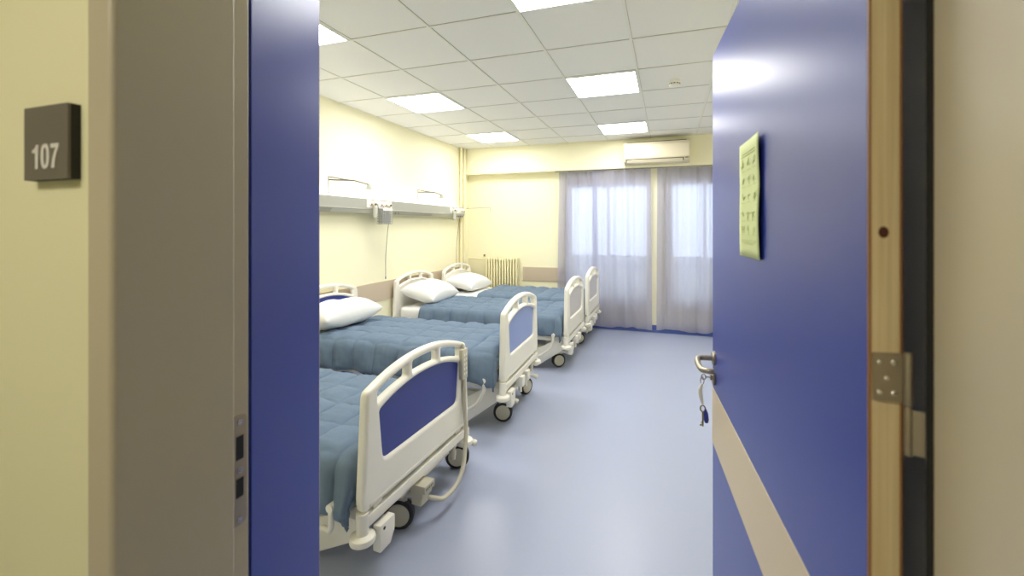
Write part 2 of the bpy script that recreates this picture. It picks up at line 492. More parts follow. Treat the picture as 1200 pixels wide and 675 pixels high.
# lever handle with two roses
hx = DL - .048
b = MB()
b.lathe([(0, 0.0), (.026, 0), (.026, .006), (.022, .010), (0, .010)], mtx=Matrix.Translation((hx, 0, 1.036)) @ Matrix.Rotation(-PI / 2, 4, 'X'))
b.tube(spline_pts([(hx, .004, 1.036), (hx, .030, 1.036), (hx, .050, 1.035), (hx - .012, .062, 1.032), (hx - .040, .066, 1.028), (hx - .085, .065, 1.024), (hx - .108, .058, 1.022), (hx - .118, .040, 1.022), (hx - .118, .024, 1.022)], 6), .0105, seg=14)
b.build('door_handle', M['steel'], door)['label'] = 'steel return lever'
b = MB(); b.prism(round_poly([(hx - .021, .935), (hx + .021, .935), (hx + .021, .985), (hx - .021, .985)], .018), 'y', 0, .009, bev=.002)
b.cyl((hx, .008, .963), (hx, .016, .963), .010)
b.build('lock_rose', M['steel'], door)
b = MB(); b.box(DL - .0045, DL - .002, -.030, -.008, 0.90, 1.13, bev=.0008); b.box(DL - .003, DL + .008, -.025, -.013, 1.015, 1.04, bev=.002)
b.build('lock_faceplate', M['steel'], door)
# hinges (upper, middle, lower): knuckle at the room-side corner of the leaf
def hinge(z0, parent):
    z1 = z0 + .065
    b = MB()
    b.prism(round_poly([(-DT + .001, z0), (-.0045, z0 + .001), (-.0035, z1 - .001), (-DT + .001, z1)], .003), 'x', -.003, .001)
    b.cyl((-.005, -DT - .004, z0 - .002), (-.005, -DT - .004, z1 + .002), .0048, seg=16, bev=.001)
    h = b.build('hinge', M['zinc'], parent)
    s = MB()
    b2 = MB()
    for yy, zz in ((-.012, .052), (-.028, .052), (-.020, .031), (-.012, .012), (-.028, .012)):
        q = MB(); q.lathe([(0, .0012), (.0028, .0008), (.0036, 0), (.0036, -.001), (0, -.001)], seg=12, mtx=Matrix.Translation((-.003, yy, z0 + zz)) @ Matrix.Rotation(-PI / 2, 4, 'Y'))
        q.build('screw', M['screw'], h)
    c = MB()
    c.cyl((-.005, -DT - .004, z0 - .066), (-.005, -DT - .004, z0 - .003), .0045, seg=16, bev=.001)
    c.prism([(-.008, -DT - .006), (-.006, -DT - .003), (-.0125, -DT - .0182), (-.0145, -DT - .0172)], 'z', z0 - .063, z0 - .006)
    fl = c.build('hinge_flag', M['zinc'], parent)
    return h
for z in (1.300, 0.30, 1.97): hinge(z, door)

# instruction paper on the door
S0 = Vector((0.2174 - DA.x, 1.16 - DA.y)).dot(dd)
paper = empty('instruction_sheet', 'yellow green printed instruction sheet taped to the blue door', 'paper sheet', (DA.x + dd.x * (S0 + .02) , DA.y + dd.y * (S0 + .02), 1.450), rot)
nU, nV = 8, 14
bm = bmesh.new(); vs = []
PW, PH = 0.215, 0.310
for j in range(nV + 1):
    row = []
    for i in range(nU + 1):
        u, v = i / nU, j / nV
        z = v * PH - .010 * u * 0
        off = .0022 + .0035 * abs(math.sin(v * 5.2)) * (0.3 + .7 * (1 - u)) + .004 * (1 - u) ** 3
        row.append(bm.verts.new((u * PW, off, z)))
    vs.append(row)
for j in range(nV):
    for i in range(nU): bm.faces.new((vs[j][i], vs[j][i + 1], vs[j + 1][i + 1], vs[j + 1][i]))
me = bpy.data.meshes.new('sheet'); bm.to_mesh(me); bm.free(); smooth(me)
so = link_mesh('sheet', me, M['paper'], paper)
sm_ = so.modifiers.new('thickness', 'SOLIDIFY'); sm_.thickness = .0006
def paper_y(u, v): return .0022 + .0035 * abs(math.sin(v * 5.2)) * (0.3 + .7 * (1 - u)) + .004 * (1 - u) ** 3
pr = MB()
def stroke(u0, v0, u1, v1, w=.0016):
    n = 5; pts = []
    for i in range(n):
        t = i / (n - 1); u = u0 + (u1 - u0) * t; v = v0 + (v1 - v0) * t
        pts.append((u * PW, paper_y(u, v) + .0012, v * PH))
    pr.tube(pts, w / 3, seg=5)
rnd = random.Random(3)
for v, a, c in ((.90, .18, .84), (.875, .14, .88), (.145, .12, .9), (.13, .14, .88), (.115, .3, .7)): stroke(a, v, c, v, .0022)
for row in (.80, .66, .52, .36, .24):
    for cx in (.22, .50, .78):
        for q in range(5):
            a = rnd.uniform(0, PI); l = rnd.uniform(.03, .075)
            x, y = cx + rnd.uniform(-.07, .07), row + rnd.uniform(-.022, .022)
            stroke(x - l * math.cos(a), y - l * .5 * math.sin(a), x + l * math.cos(a), y + l * .5 * math.sin(a), .0014)
        stroke(cx - .09, row - .05, cx + .09, row - .05, .0014)
pr.build('print', M['ink'], paper)

# keys hanging from the lock
kx, ky = DA.x + dd.x * hx, DA.y + dd.y * hx
nrm = Vector((-dd.y, dd.x))   # towards the opening
def kp3(o, z, along=0.0): o *= .74; return (kx + nrm.x * o + dd.x * along, ky + nrm.y * o + dd.y * along, z)
key = empty('key_bunch', 'key bunch with white tag and blue fob hanging from the door lock', 'keys', kp3(0.03, .80))
def kb(bld, name, m): 
    o = bld.build(name, m, key); o.matrix_parent_inverse = Matrix.Translation(-Vector(key.location)); return o
b = MB(); b.tube([kp3(.014, .963), kp3(.045, .963)], .0022, seg=8); b.tube([kp3(.053 + .010 * math.cos(a), .963 + .010 * math.sin(a)) for a in [2 * PI * i / 18 for i in range(18)]], .002, seg=8, close=True); kb(b, 'lock_key', M['steel'])
b = MB(); b.tube([kp3(.060 + .008 * math.sin(a), .948 + .014 * math.cos(a), .003 * math.sin(a)) for a in [2 * PI * i / 22 for i in range(22)]], .0013, seg=8, close=True); kb(b, 'key_ring', M['steel'])
b = MB()
P0 = [kp3(.060, .938, -.004), kp3(.070, .915, -.004), kp3(.066, .885, 0), kp3(.058, .860, .002)]
pp = spline_pts(P0, 5); bm = bmesh.new(); prev = None
b.tube(pp, [.004 + .004 * math.sin(PI * i / (len(pp) - 1)) for i in range(len(pp))], seg=8); kb(b, 'tag', M['tag'])
b = MB(); b.tube([kp3(.057 + .012 * math.sin(a), .842 + .012 * math.cos(a)) for a in [2 * PI * i / 18 for i in range(18)]], .0028, seg=8, close=True)
b.tube([kp3(.057, .830), kp3(.057, .775)], .0032, seg=8)
b.tube([kp3(.059, .781), kp3(.072, .779)], .0035, seg=6); b.tube([kp3(.059, .790), kp3(.066, .789)], .003, seg=6); kb(b, 'hanging_key', M['brass'])
b = MB(); b.tube([kp3(.045, .842), kp3(.042, .825), kp3(.040, .800), kp3(.040, .790)], [.003, .008, .009, .006], seg=10); kb(b, 'fob', M['keyblue'])

# room sign on the corridor wall
sg = empty('room_sign', 'square dark grey room number sign on the yellow corridor wall', 'sign', (-1.019, YF0, 1.612))
b = MB(); b.box(-.063, .063, -.014, 0, 0, .128, bev=.0012); b.build('back_block', M['signside'], sg, sm=False)
b = MB(); b.box(-.063, .063, -.018, -.0135, 0, .128, bev=.001); b.build('face_plate', M['signface'], sg, sm=False)
num = []
one = [(.45, 0), (.45, 1), (.31, 1), (.25, .89), (.15, .82), (.04, .80), (.04, .67), (.25, .67), (.25, 0)]
seven = [(.03, 1), (.57, 1), (.57, .85), (.43, .62), (.33, .36), (.29, 0), (.08, 0), (.13, .34), (.25, .62), (.37, .83), (.03, .83)]
def ring(cx, rx, ry, e=2.5):
    out = []
    for k in range(32):
        a = 2 * PI * k / 32; c_, s_ = math.cos(a), math.sin(a)
        out.append((cx + rx * math.copysign(abs(c_) ** (2 / e), c_), .5 + ry * math.copysign(abs(s_) ** (2 / e), s_)))
    return out
HN = .042
def place(poly, dx): return [((x + dx - .93) * HN, y * HN) for x, y in poly]
nb = bmesh.new()
for polys in ([place(one, 0)], [place(ring(.93, .29, .515), 0), place(ring(.93, .105, .35), 0)], [place(seven, 1.28)]):
    pm_ = curve_plate(polys, .0014, .0002); nb.from_mesh(pm_); bpy.data.meshes.remove(pm_)
nm = bpy.data.meshes.new('number'); nb.to_mesh(nm); nb.free()
no = link_mesh('number', nm, M['number'], sg, (.001, -.0184, .019)); no.rotation_euler = (PI / 2, 0, 0)

# ------------------------------------------------------------------ hospital beds
BW = 0.94
def board_mesh(key):
    """end board: tapered sides, arched top rail with three slots, large panel opening; plane (y,z) mapped from (x,y)"""
    hw = BW / 2; z0, zs, zp = .385, .885, .970
    def arch(x, zsh, zpk, half, e=2.1): return zsh + (zpk - zsh) * (1 - abs(x / half) ** e)
    sh = hw - .035
    outer = [(-hw + .010, z0), (hw - .010, z0), (hw, z0 + .05), (sh + .008, zs - .03)]
    top = [(sh * math.cos(0) * (1 - 2 * i / 24), arch(sh * (1 - 2 * i / 24), zs, zp, sh)) for i in range(25)]
    outer += top + [(-sh - .008, zs - .03), (-hw, z0 + .05)]
    outer = round_poly(outer, [.02, .02, .02, .02] + [.03] + [0] * 23 + [.03] + [.02, .02])
    # panel opening
    pw_b, pw_t = .335, .362; pz0, pzs, pzp = .555, .785, .850
    pan = [(-pw_b, pz0), (pw_b, pz0)] + [(pw_t * (1 - 2 * i / 16), arch(pw_t * (1 - 2 * i / 16), pzs, pzp, pw_t)) for i in range(17)]
    pan_r = round_poly(pan, [.04, .04] + [.015] + [0] * 15 + [.015])
    # slots between the panel arch and the top rail
    slots = []
    def slot(xa, xb):
        lo = [(xa + (xb - xa) * i / 8, arch(xa + (xb - xa) * i / 8, pzs, pzp, pw_t + .03) + .026) for i in range(9)]
        hi = [(xb + (xa - xb) * i / 8, arch(xb + (xa - xb) * i / 8, zs, zp, sh) - .036) for i in range(9)]
        poly = lo + hi
        r = [0] * len(poly)
        for i in (0, 8, 9, 17): r[i] = .012
        slots.append(round_poly(poly, r, 4))
    slot(-.372, -.150); slot(-.112, .112); slot(.150, .372)
    me = curve_plate([outer, pan_r] + slots, .048, .0155)
    me.transform(Matrix(((0, 0, 1, 0), (1, 0, 0, 0), (0, 1, 0, 0), (0, 0, 0, 1))))
    smooth(me, 45)
    me.materials.append(M['bedwhite'])
    pm = curve_plate([pan_r], .016, .003)
    pm.transform(Matrix(((0, 0, 1, 0), (1, 0, 0, 0), (0, 1, 0, 0), (0, 0, 0, 1))) )
    # grown a little so that its rim sits inside the frame
    c = Vector((0, 0, .69)); pm.transform(Matrix.Translation(c) @ Matrix.Diagonal((1, 1.03, 1.03, 1)) @ Matrix.Translation(-c))
    smooth(pm, 45)
    return me, pm
BOARD, PANEL = board_mesh('x')

def caster(parent, x, y, dz, ang, pedal=True):
    """castor: stem + hood, wheel with tyre as sub-part; wheel centre trails the stem"""
    R = .075
    b = MB()
    b.cyl((x, y, .115), (x, y, .205), .018, seg=16)
    tx, ty = .022 * math.cos(ang), .022 * math.sin(ang)
    wx, wy = x - tx, y - ty
    mt = Matrix.Translation((wx, wy, R)) @ Matrix.Rotation(ang, 4, 'Z') @ Matrix.Rotation(PI / 2, 4, 'X')
    # hood: half shell over the wheel
    t = []
    for side in (-1, 1):
        b.lathe([(0, side * .030), (.045, side * .029), (.056, side * .026), (.056, side * .017), (0, side * .016)], seg=28, mtx=mt)
    hd = [(wx - math.cos(ang) * .062 * math.cos(a), wy - math.sin(ang) * .062 * math.cos(a), R + .078 * math.sin(a)) for a in [PI * i / 12 for i in range(4, 9)]]
    b.tube(hd, .020, seg=10)
    c = b.build('caster', M['hub'], parent)
    w = MB(); w.lathe([(.050, -.024), (.069, -.024), (R, -.017), (R, .017), (.069, .024), (.050, .024), (.050, -.024)], seg=32, mtx=mt)
    w.build('wheel', M['tyre'], c)
    if pedal:
        p = MB(); p.tube(spline_pts([(x, y, .165), (x + .05, y + .03, .16), (x + .085, y + .045, .145)], 4), [.012, .013, .013, .014, .016, .018, .020, .021, .018][:9], seg=10)
        p.build('brake_pedal', M['bedsteel'], c)
    return c

def make_bed(loc, rz, L, dz, fp, hp, label, castspec, extras):
    t = empty('hospital_bed', label, 'hospital bed', (loc[0], loc[1], 0), rz, 'hospital beds along the left wall')
    hw = BW / 2
    # foot and head boards
    fb = link_mesh('footboard', BOARD, None, t, (-.022, 0, dz)); pf = link_mesh('panel', PANEL.copy(), M[fp], fb)
    hb = link_mesh('headboard', BOARD, None, t, (-L + .022, 0, dz)); ph = link_mesh('panel', PANEL.copy(), M[hp], hb)
    # recess line under the foot panel: slim raised ledge
    b = MB(); b.box(-.004, .004, -hw + .04, hw - .04, .398 + dz, .412 + dz, bev=.002); b.build('ledge', M['bedsteel'], t)
    # crossbar carrying the foot board, with brackets
    b = MB(); b.box(-.046, .004, -hw + .005, hw - .005, .318 + dz, .366 + dz, bev=.008)
    for y in (-.36, .36): b.box(-.034, -.010, y - .03, y + .03, .35 + dz, .40 + dz, bev=.004)
    b.build('crossbar', M['bedwhite'], t)
    b = MB(); b.box(-L, -L + .05, -hw + .005, hw - .005, .318 + dz, .366 + dz, bev=.008)
    for y in (-.36, .36): b.box(-L + .01, -L + .034, y - .03, y + .03, .35 + dz, .40 + dz, bev=.004)
    b.build('crossbar', M['bedwhite'], t)
    # corner posts ending in round bumpers
    for x in (-.02, -L + .02):
        for y in (-hw + .02, hw - .02):
            b = MB()
            b.cyl((x, y, .275 + dz), (x, y, .385 + dz), .026, seg=20)
            b.lathe([(0, -.02), (.040, -.02), (.052, -.012), (.055, 0), (.052, .012), (.040, .02), (0, .022)], seg=28, mtx=Matrix.Translation((x, y, .275 + dz)))
            b.build('bumper', M['bedwhite'], t)
    # mattress deck and side beams
    for y in (-hw + .06, hw - .06):
        b = MB(); b.box(-L + .05, -.045, y - .02, y + .02, .325 + dz, .385 + dz, bev=.006); b.build('side_beam', M['bedsteel'], t)
    b = MB(); b.box(-L + .06, -.06, -hw + .04, hw - .04, .405 + dz, .43 + dz, bev=.006)
    for k in range(5):
        x = -L + .25 + k * (L - .5) / 4
        b.box(x - .02, x + .02, -hw + .05, hw - .05, .38 + dz, .406 + dz)
    b.build('mattress_deck', M['bedsteel'], t)
    # undercarriage
    cx0 = castspec['x']; yo = castspec['yo']
    b = MB()
    zf = .175
    for y in (-.33, .33): b.box(-L + .20, cx0 - .03, y + yo - .025, y + yo + .025, zf, zf + .055, bev=.006)
    for x in (cx0, -L + .22): b.box(x - .03, x + .03, -.36 + yo, .36 + yo, zf + .01, zf + .062, bev=.006)
    b.box(-L * .62, -L * .40, -.26, .26, zf + .0, .36 + dz, bev=.02)
    b.build('base_frame', M['bedsteel'], t)
    # slanting lift arms at the foot end
    for y in (-hw + .075, hw - .075):
        b = MB()
        b.prism([(-.050, .318 + dz), (-.045, .262 + dz), (-.075, .225 + dz), (-.36, .025), (-.47, .045), (-.47, .16), (-.17, .318 + dz)], 'y', y - .014, y + .014, bev=.004)
        b.build('lift_arm', M['bedwhite'], t)
    # folded side guard arms
    for y, s in ((-hw + .012, -1), (hw - .012, 1)):
        b = MB()
        b.tube(spline_pts([(-.150, y + s * .032, .405 + dz), (-.150, y + s * .033, .375 + dz), (-.152, y + s * .030, .33 + dz), (-.165, y + s * .028, .295 + dz), (-.205, y + s * .026, .235), (-.27, y + s * .012, .185), (-.33, y, .15)], 6), .0125, seg=12)
        b.cyl((-.150, y + s * .046, .400 + dz), (-.150, y - s * .05, .400 + dz), .018, seg=16)
        b.build('side_guard_arm', M['bedwhite'], t)
    # castors
    for (x, y, a) in castspec['c']: caster(t, x, y + yo, dz, a)
    # box beside the near bumper
    b = MB(); b.prism([(-hw + .075, .30 + dz), (-hw + .175, .30 + dz), (-hw + .175, .235 + dz), (-hw + .145, .185 + dz), (-hw + .075, .185 + dz)], 'x', -.012, .030, bev=.006)
    b.build('end_box', M['bedwhite'], t)
    b = MB(); b.cyl((.026, -hw + .10, .280 + dz), (.0315, -hw + .10, .280 + dz), .007, seg=14); b.build('socket', M['black'], t)
    # cylinder hanging under the crossbar at the far side
    b = MB(); b.cyl((-.02, hw - .16, .235 + dz), (-.02, hw - .16, .325 + dz), .017, seg=16); b.lathe([(.020, -.03), (.020, 0), (0, 0)], mtx=Matrix.Translation((-.02, hw - .16, .29 + dz)))
    b.build('pole_socket', M['hub'], t)
    # control box under the crossbar
    if 'box' in extras:
        y0 = extras['box']
        b = MB(); b.box(-.035, .040, y0 - .045, y0 + .045, .238 + dz, .305 + dz, bev=.008); b.box(-.030, .030, y0 - .040, y0 + .025, .200 + dz, .243 + dz, bev=.006)
        b.box(.03, .053, y0 - .045, y0 + .045, .266 + dz, .304 + dz, bev=.004)
        cb = b.build('control_box', M['hub'], t)
        m = MB()
        for i in range(5): m.box(.0525, .0536, y0 - .034 + i * .014, y0 - .026 + i * .014, .279 + dz, .292 + dz)
        m.build('marking', M['wire'], cb, sm=False)
    if extras.get('remote'):
        y = hw - .085
        b = MB(); b.box(-.002, .026, y - .032, y + .030, .685 + dz, .865 + dz, bev=.008); b.tube(spline_pts([(.012, y, .86 + dz), (.010, y, .885 + dz), (-.015, y, .89 + dz)], 4), .008)
        r = b.build('hand_control', M['hub'], t)
        m = MB()
        for i in range(5):
            for s in (-.011, .011): m.box(0.0252, .0262, y + s - .007, y + s + .007, .71 + i * .028 + dz, .727 + i * .028 + dz, bev=.002)
        m.build('button', M['bedwhite'], r)
        y1 = extras['box']
        b = MB()
        b.tube(spline_pts([(.014, y, .69 + dz), (.016, y + .002, .60 + dz), (.020, y, .50 + dz), (.035, y - .010, .40 + dz), (.05, y - .05, .30 + dz), (.07, y - .12, .215 + dz), (.07, y - .21, .165 + dz), (.06, y1 + .12, .160 + dz), (.04, y1 + .06, .19 + dz), (.02, y1 + .02, .215 + dz)], 8), .0125, seg=12)
        b.build('control_cable', M['hub'], t)
    if extras.get('coil'):
        b = MB(); pts = []
        P0, P1 = Vector((-.05, -hw + .02, .50 + dz)), Vector((-.13, -hw - .006, .39 + dz))
        for i in range(120):
            u = i / 119; p = P0.lerp(P1, u); a = 2 * PI * 11 * u
            pts.append(p + Vector((.008 * math.cos(a), .004 * math.sin(a) - .012, .008 * math.sin(a))))
        b.tube(pts, .0028, seg=6); b.build('coiled_cable', M['wire'], t)
    if extras.get('holder'):
        for y in (-.07, .08):
            b = MB(); b.box(-.03, .03, y - .035, y + .035, .235 + dz, .315 + dz, bev=.008); b.cyl((0, y, .185 + dz), (0, y, .24 + dz), .012); b.build('holder', M['bedwhite'], t)
    return t

def fbm(x, y, z, s, o=3):
    v = 0; a = 1
    for _ in range(o):
        v += a * noise.noise(Vector((x * s, y * s, z))); a *= .5; s *= 2.1
    return v

def make_mattress(loc, rz, L, dz, label):
    b = MB(); hw = BW / 2 - .045
    b.box(-L + .075, -.075, -hw, hw, .4305 + dz, .565 + dz, bev=.045, seg=5)
    bm = b.bm
    bmesh.ops.subdivide_edges(bm, edges=[e for e in bm.edges if e.calc_length() > .3], cuts=24, use_grid_fill=True)
    for v in bm.verts:
        n = fbm(v.co.x, v.co.y, 1.3, 6.0)
        v.co.z += .006 * n if v.co.z > .5 + dz else 0
        v.co.y += .008 * fbm(v.co.x, v.co.z * 4, 2.2, 7.0) * (1 if abs(v.co.y) > hw - .02 else 0)
    o = b.build('mattress', M['sheet'], None, (loc[0], loc[1], 0)); o.rotation_euler = (0, 0, rz)
    return tag(o, label, 'mattress', 'mattresses in white sheets')

def make_comforter(loc, rz, L, dz, label, x_start, hang, seed, foot_hang=.16):
    """quilted cover lying over the mattress: x_start = gap from the head end"""
    hw = BW / 2 - .035; xf = -.088; xh = -L + x_start
    ztop = .570 + dz; rad = .05
    du = .0095
    length = xf - xh + foot_hang
    wid = 2 * hw + 2 * hang
    nu, nv = int(length / du), int(wid / du)
    cu, cv = .205, wid / 6.0
    def drop(e):
        """distance past the edge -> (outward, down)"""
        if e <= -rad: return 0.0, 0.0
        a = min((e + rad) / (rad * PI / 2), 1) * PI / 2
        out = rad * math.sin(a) - rad; dn = rad * (1 - math.cos(a))
        ex = (e + rad) - rad * PI / 2
        if ex > 0: dn += ex
        return out + rad - (0), dn
    bm = bmesh.new(); grid = []
    for i in range(nu + 1):
        u = i * length / nu; row = []
        for j in range(nv + 1):
            v = j * wid / nv
            s = v - wid / 2; e = abs(s) - hw; sg = 1 if s > 0 else -1
            oy, dny = drop(e); ox, dnx = drop(u - (xf - xh))
            y = sg * (min(abs(s), hw - rad) + oy) if e > -rad else s
            x = xh + min(u, xf - xh - rad) + ox if u - (xf - xh) > -rad else xh + u
            dn = math.hypot(dnx, dny)
            # padding between the seams
            warp_u = .02 * fbm(u, s, seed, 2.2, 2); warp_v = .02 * fbm(u, s, seed + 9, 2.2, 2)
            tu = ((u + warp_u) / cu) % 1.0; tv = ((v + warp_v) / cv) % 1.0
            eu, ev = min(tu, 1 - tu) * cu, min(tv, 1 - tv) * cv
            fu, fv = 1 - math.exp(-eu / .017), 1 - math.exp(-ev / .017)
            q = .72 * fu * (.35 + .65 * fv) + .28 * math.sin(PI * tu) * math.sin(PI * tv)
            q += .16 * fbm(u * .6, s * 3.0, seed + 21, 13.0, 2) * math.exp(-ev / .06) + .16 * fbm(u * 3.0, s * .6, seed + 25, 13.0, 2) * math.exp(-eu / .06)
            wr = fbm(u, s, seed + 3, 5.0, 3) * .011 + fbm(u * 2.4, s * .8, seed + 5, 6.5, 2) * .006
            side = min(max(dn / .12, 0), 1)
            wr += fbm(u * 3.0, s * .5, seed + 7, 5.0, 2) * .010 * side
            pad = .010 + .026 * q + wr * .8 + .010 * fbm(u, s, seed + 11, 1.6, 2)
            ny = side * (sg if e > -rad else 0) * (dny / (dn + 1e-6)); nx = side * dnx / (dn + 1e-6) * .3
            nz = 1 - side * .85
            ln = math.sqrt(nx * nx + ny * ny + nz * nz) or 1
            z = ztop - dn * (1 - .12 * abs(fbm(u, sg * 2.0, seed + 2, 2.5, 2)) * side)
            # soft sag towards the middle of the bed
            P = Vector((x + nx / ln * pad, y + ny / ln * pad * 1.2, z + nz / ln * pad))
            # flare of the hanging edge
            P.y += sg * .018 * side * max(0, dny - .08) / .2 * (1 + .8 * math.sin(u * 19 + seed)) if e > 0 else 0
            row.append(bm.verts.new(P))
        grid.append(row)
    for i in range(nu):
        for j in range(nv): bm.faces.new((grid[i][j], grid[i + 1][j], grid[i + 1][j + 1], grid[i][j + 1]))
    bmesh.ops.recalc_face_normals(bm, faces=bm.faces)
    me = bpy.data.meshes.new('comforter'); bm.to_mesh(me); bm.free()
    for p in me.polygons: p.use_smooth = True
    o = link_mesh('comforter', me, M['comf'], None, (loc[0], loc[1], 0)); o.rotation_euler = (0, 0, rz)
    so = o.modifiers.new('thickness', 'SOLIDIFY'); so.thickness = .012; so.offset = 1
    return tag(o, label, 'comforter', 'slate blue quilted comforters')

def make_pillow(pos, rz, tilt, label, seed, w=.70, d=.46, h=.17, roll=0.0):
    nu, nv = 44, 34
    bm = bmesh.new(); S = []
    for side in (1, -1):
        g = []
        for i in range(nu + 1):
            r = []
            for j in range(nv + 1):
                a, c = 2 * i / nu - 1, 2 * j / nv - 1
                # outline pinched between the corner ears
                px = a * (w / 2) * (1 - .07 * (1 - c * c) ** 1 * abs(a) ** 3); py = c * (d / 2) * (1 - .09 * (1 - a * a) * abs(c) ** 3)
                t = max(0, (1 - abs(a) ** 2.6)) ** .45 * max(0, (1 - abs(c) ** 2.6)) ** .45
                zz = side * (h / 2) * t * (1.15 if side > 0 else .85)
                zz += side * t * (.016 * fbm(px, py, seed, 5.0, 3)) + .012 * fbm(px, py, seed + 4, 3, 2) * (abs(a) ** 4 + abs(c) ** 4) * .5
                if (abs(a) == 1 or abs(c) == 1) and side < 0: r.append(S[0][i][j]); continue
                r.append(bm.verts.new((py, px, zz)))
            g.append(r)
        S.append(g)
        for i in range(nu):
            for j in range(nv):
                f = (g[i][j], g[i + 1][j], g[i + 1][j + 1], g[i][j + 1])
                if len(set(f)) == 4:
                    try: bm.faces.new(f if side > 0 else f[::-1])
                    except ValueError: pass
    bmesh.ops.recalc_face_normals(bm, faces=bm.faces)
    me = bpy.data.meshes.new('pillow'); bm.to_mesh(me); bm.free()
    for p in me.polygons: p.use_smooth = True
    o = link_mesh('pillow', me, M['sheet'], None, pos)
    o.rotation_euler = (roll, tilt, rz)
    return tag(o, label, 'pillow', 'white bed pillows')

D = math.radians
HEADX = -3.125
FACE = math.radians(60)
beds = [
    dict(loc=(-1.185, 1.99), rz=D(-2.3), dz=-.062, fp='p_navy', hp='p_navy', yo=.23, cx=-.085,
         ang=(math.radians(20), math.radians(25)), ex={'box': -.045, 'remote': True},
         lb='hospital bed with navy footboard panel and hand control hanging on it, nearest the doorway'),
    dict(loc=(-1.13, 3.43), rz=D(1.5), dz=.012, fp='p_peri', hp='p_navy', yo=.11, cx=-.085,
         ang=(math.radians(15), math.radians(65)), ex={'holder': True, 'coil': True},
         lb='hospital bed with periwinkle blue footboard panel, second from the doorway'),
    dict(loc=(-.985, 4.94), rz=D(0), dz=-.004, fp='p_grey', hp='p_white', yo=.05, cx=-.13,
         ang=(math.radians(35), math.radians(60)), ex={'holder': True},
         lb='hospital bed with pale grey footboard panel, third from the doorway'),
    dict(loc=(-.955, 6.0), rz=D(0), dz=.014, fp='p_grey', hp='p_white', yo=0.0, cx=-.13,
         ang=(math.radians(35), math.radians(60)), ex={'holder': True},
         lb='hospital bed with pale grey footboard panel, farthest, beside the radiator and curtains'),
]
for i, B in enumerate(beds):
    L = B['loc'][0] - (HEADX if i < 3 else -3.055)
    cs = {'x': B['cx'], 'yo': B['yo'], 'c': [(B['cx'], -.30, B['ang'][0]), (B['cx'], .30, B['ang'][1]), (-L + .22, -.30, .4), (-L + .22, .30, .9)]}
    make_bed(B['loc'], B['rz'], L, B['dz'], B['fp'], B['hp'], B['lb'], cs, B['ex'])
    nm = ['bed nearest the doorway', 'second bed from the doorway', 'third bed from the doorway', 'farthest bed by the radiator'][i]
    make_mattress(B['loc'], B['rz'], L, B['dz'], 'white sheeted mattress on the ' + nm)
    make_comforter(B['loc'], B['rz'], L, B['dz'], 'slate blue quilted comforter on the ' + nm, [.33, .28, .36, .56][i], [.20, .20, .165, .16][i], 3.7 + 5.1 * i)
make_pillow((-2.885, 3.30, .713), D(-3), D(-8), 'white pillow on the second bed, half hidden by the narrow blue door leaf', 2.0, w=.72, d=.44, h=.25)
make_pillow((-2.86, 4.93, .705), D(2), D(14), 'white pillow leaning on the headboard of the third bed', 7.0, w=.74, d=.46, h=.24)
make_pillow((-2.83, 6.00, .700), D(-2), D(12), 'white pillow on the farthest bed, below the corner pipes', 12.0, w=.72, d=.46, h=.21)

# ------------------------------------------------------------------ service rail over the beds
rl = empty('service_rail', 'long grey bed head service rail with glowing top on the left wall', 'service rail', (XL, 1.25, 1.68))
RY = 5.05
prof = [(0, .0), (.085, .0), (.118, .038), (.120, .048), (.120, .150), (.105, .158), (.02, .150), (0, .150)]
b = MB(); b.prism(prof, 'y', 0, RY, bev=.002); b.build('body', M['rail'], rl, sm=False)
b = MB(); b.box(.022, .092, .02, RY - .15, .1535, .162); b.build('uplight', M['uplight'], rl, sm=False)
b = MB(); b.prism([(.088, .0005), (.1185, .036), (.1205, .036), (.090, -.0015)], 'y', .02, RY - .02); b.build('lower_cover', M['rail_light'], rl, sm=False)
b = MB(); b.box(.1195, .1215, .01, RY - .01, .043, .050); b.build('seam_strip', M['rail_light'], rl, sm=False)
for (a, c) in ((1.05, 2.15), (3.05, 4.05)):
    b = MB(); b.prism([(.091, .003), (.117, .033), (.1215, .033), (.0955, -.001)], 'y', a, c); b.build('reading_light_cover', M['rail'], rl, sm=False)
for a, c in ((2.66, 3.08), (4.55, 5.035)):
    b = MB(); b.box(.112, .128, a, c, .056, .140, bev=.006); b.build('outlet_plate', M['tag'], rl)
def outlet(y, z, r=.018):
    b = MB(); mt = Matrix.Translation((.1285, y, z)) @ Matrix.Rotation(PI / 2, 4, 'Y')
    b.lathe([(r, -.002), (r, .006), (r * .8, .012), (r * .45, .012), (r * .45, .003), (0, .003)], seg=20, mtx=mt)
    o = b.build('outlet', M['tag'], rl)
    c = MB(); c.cyl((.130, y, z), (.143, y, z), r * .62, seg=12); c.build('core', M['lip'], o)
for y in (2.72, 2.82, 2.90, 2.98, 4.62, 4.68, 4.74, 4.90, 4.95, 5.00): outlet(y, .095)
for y in (3.12, 3.20, 3.26, 4.80, 4.86, 4.92, 4.98):
    b = MB(); b.cyl((.100, y, .02), (.113, y, .012), .009, seg=12); b.build('socket', M['wire'], rl)
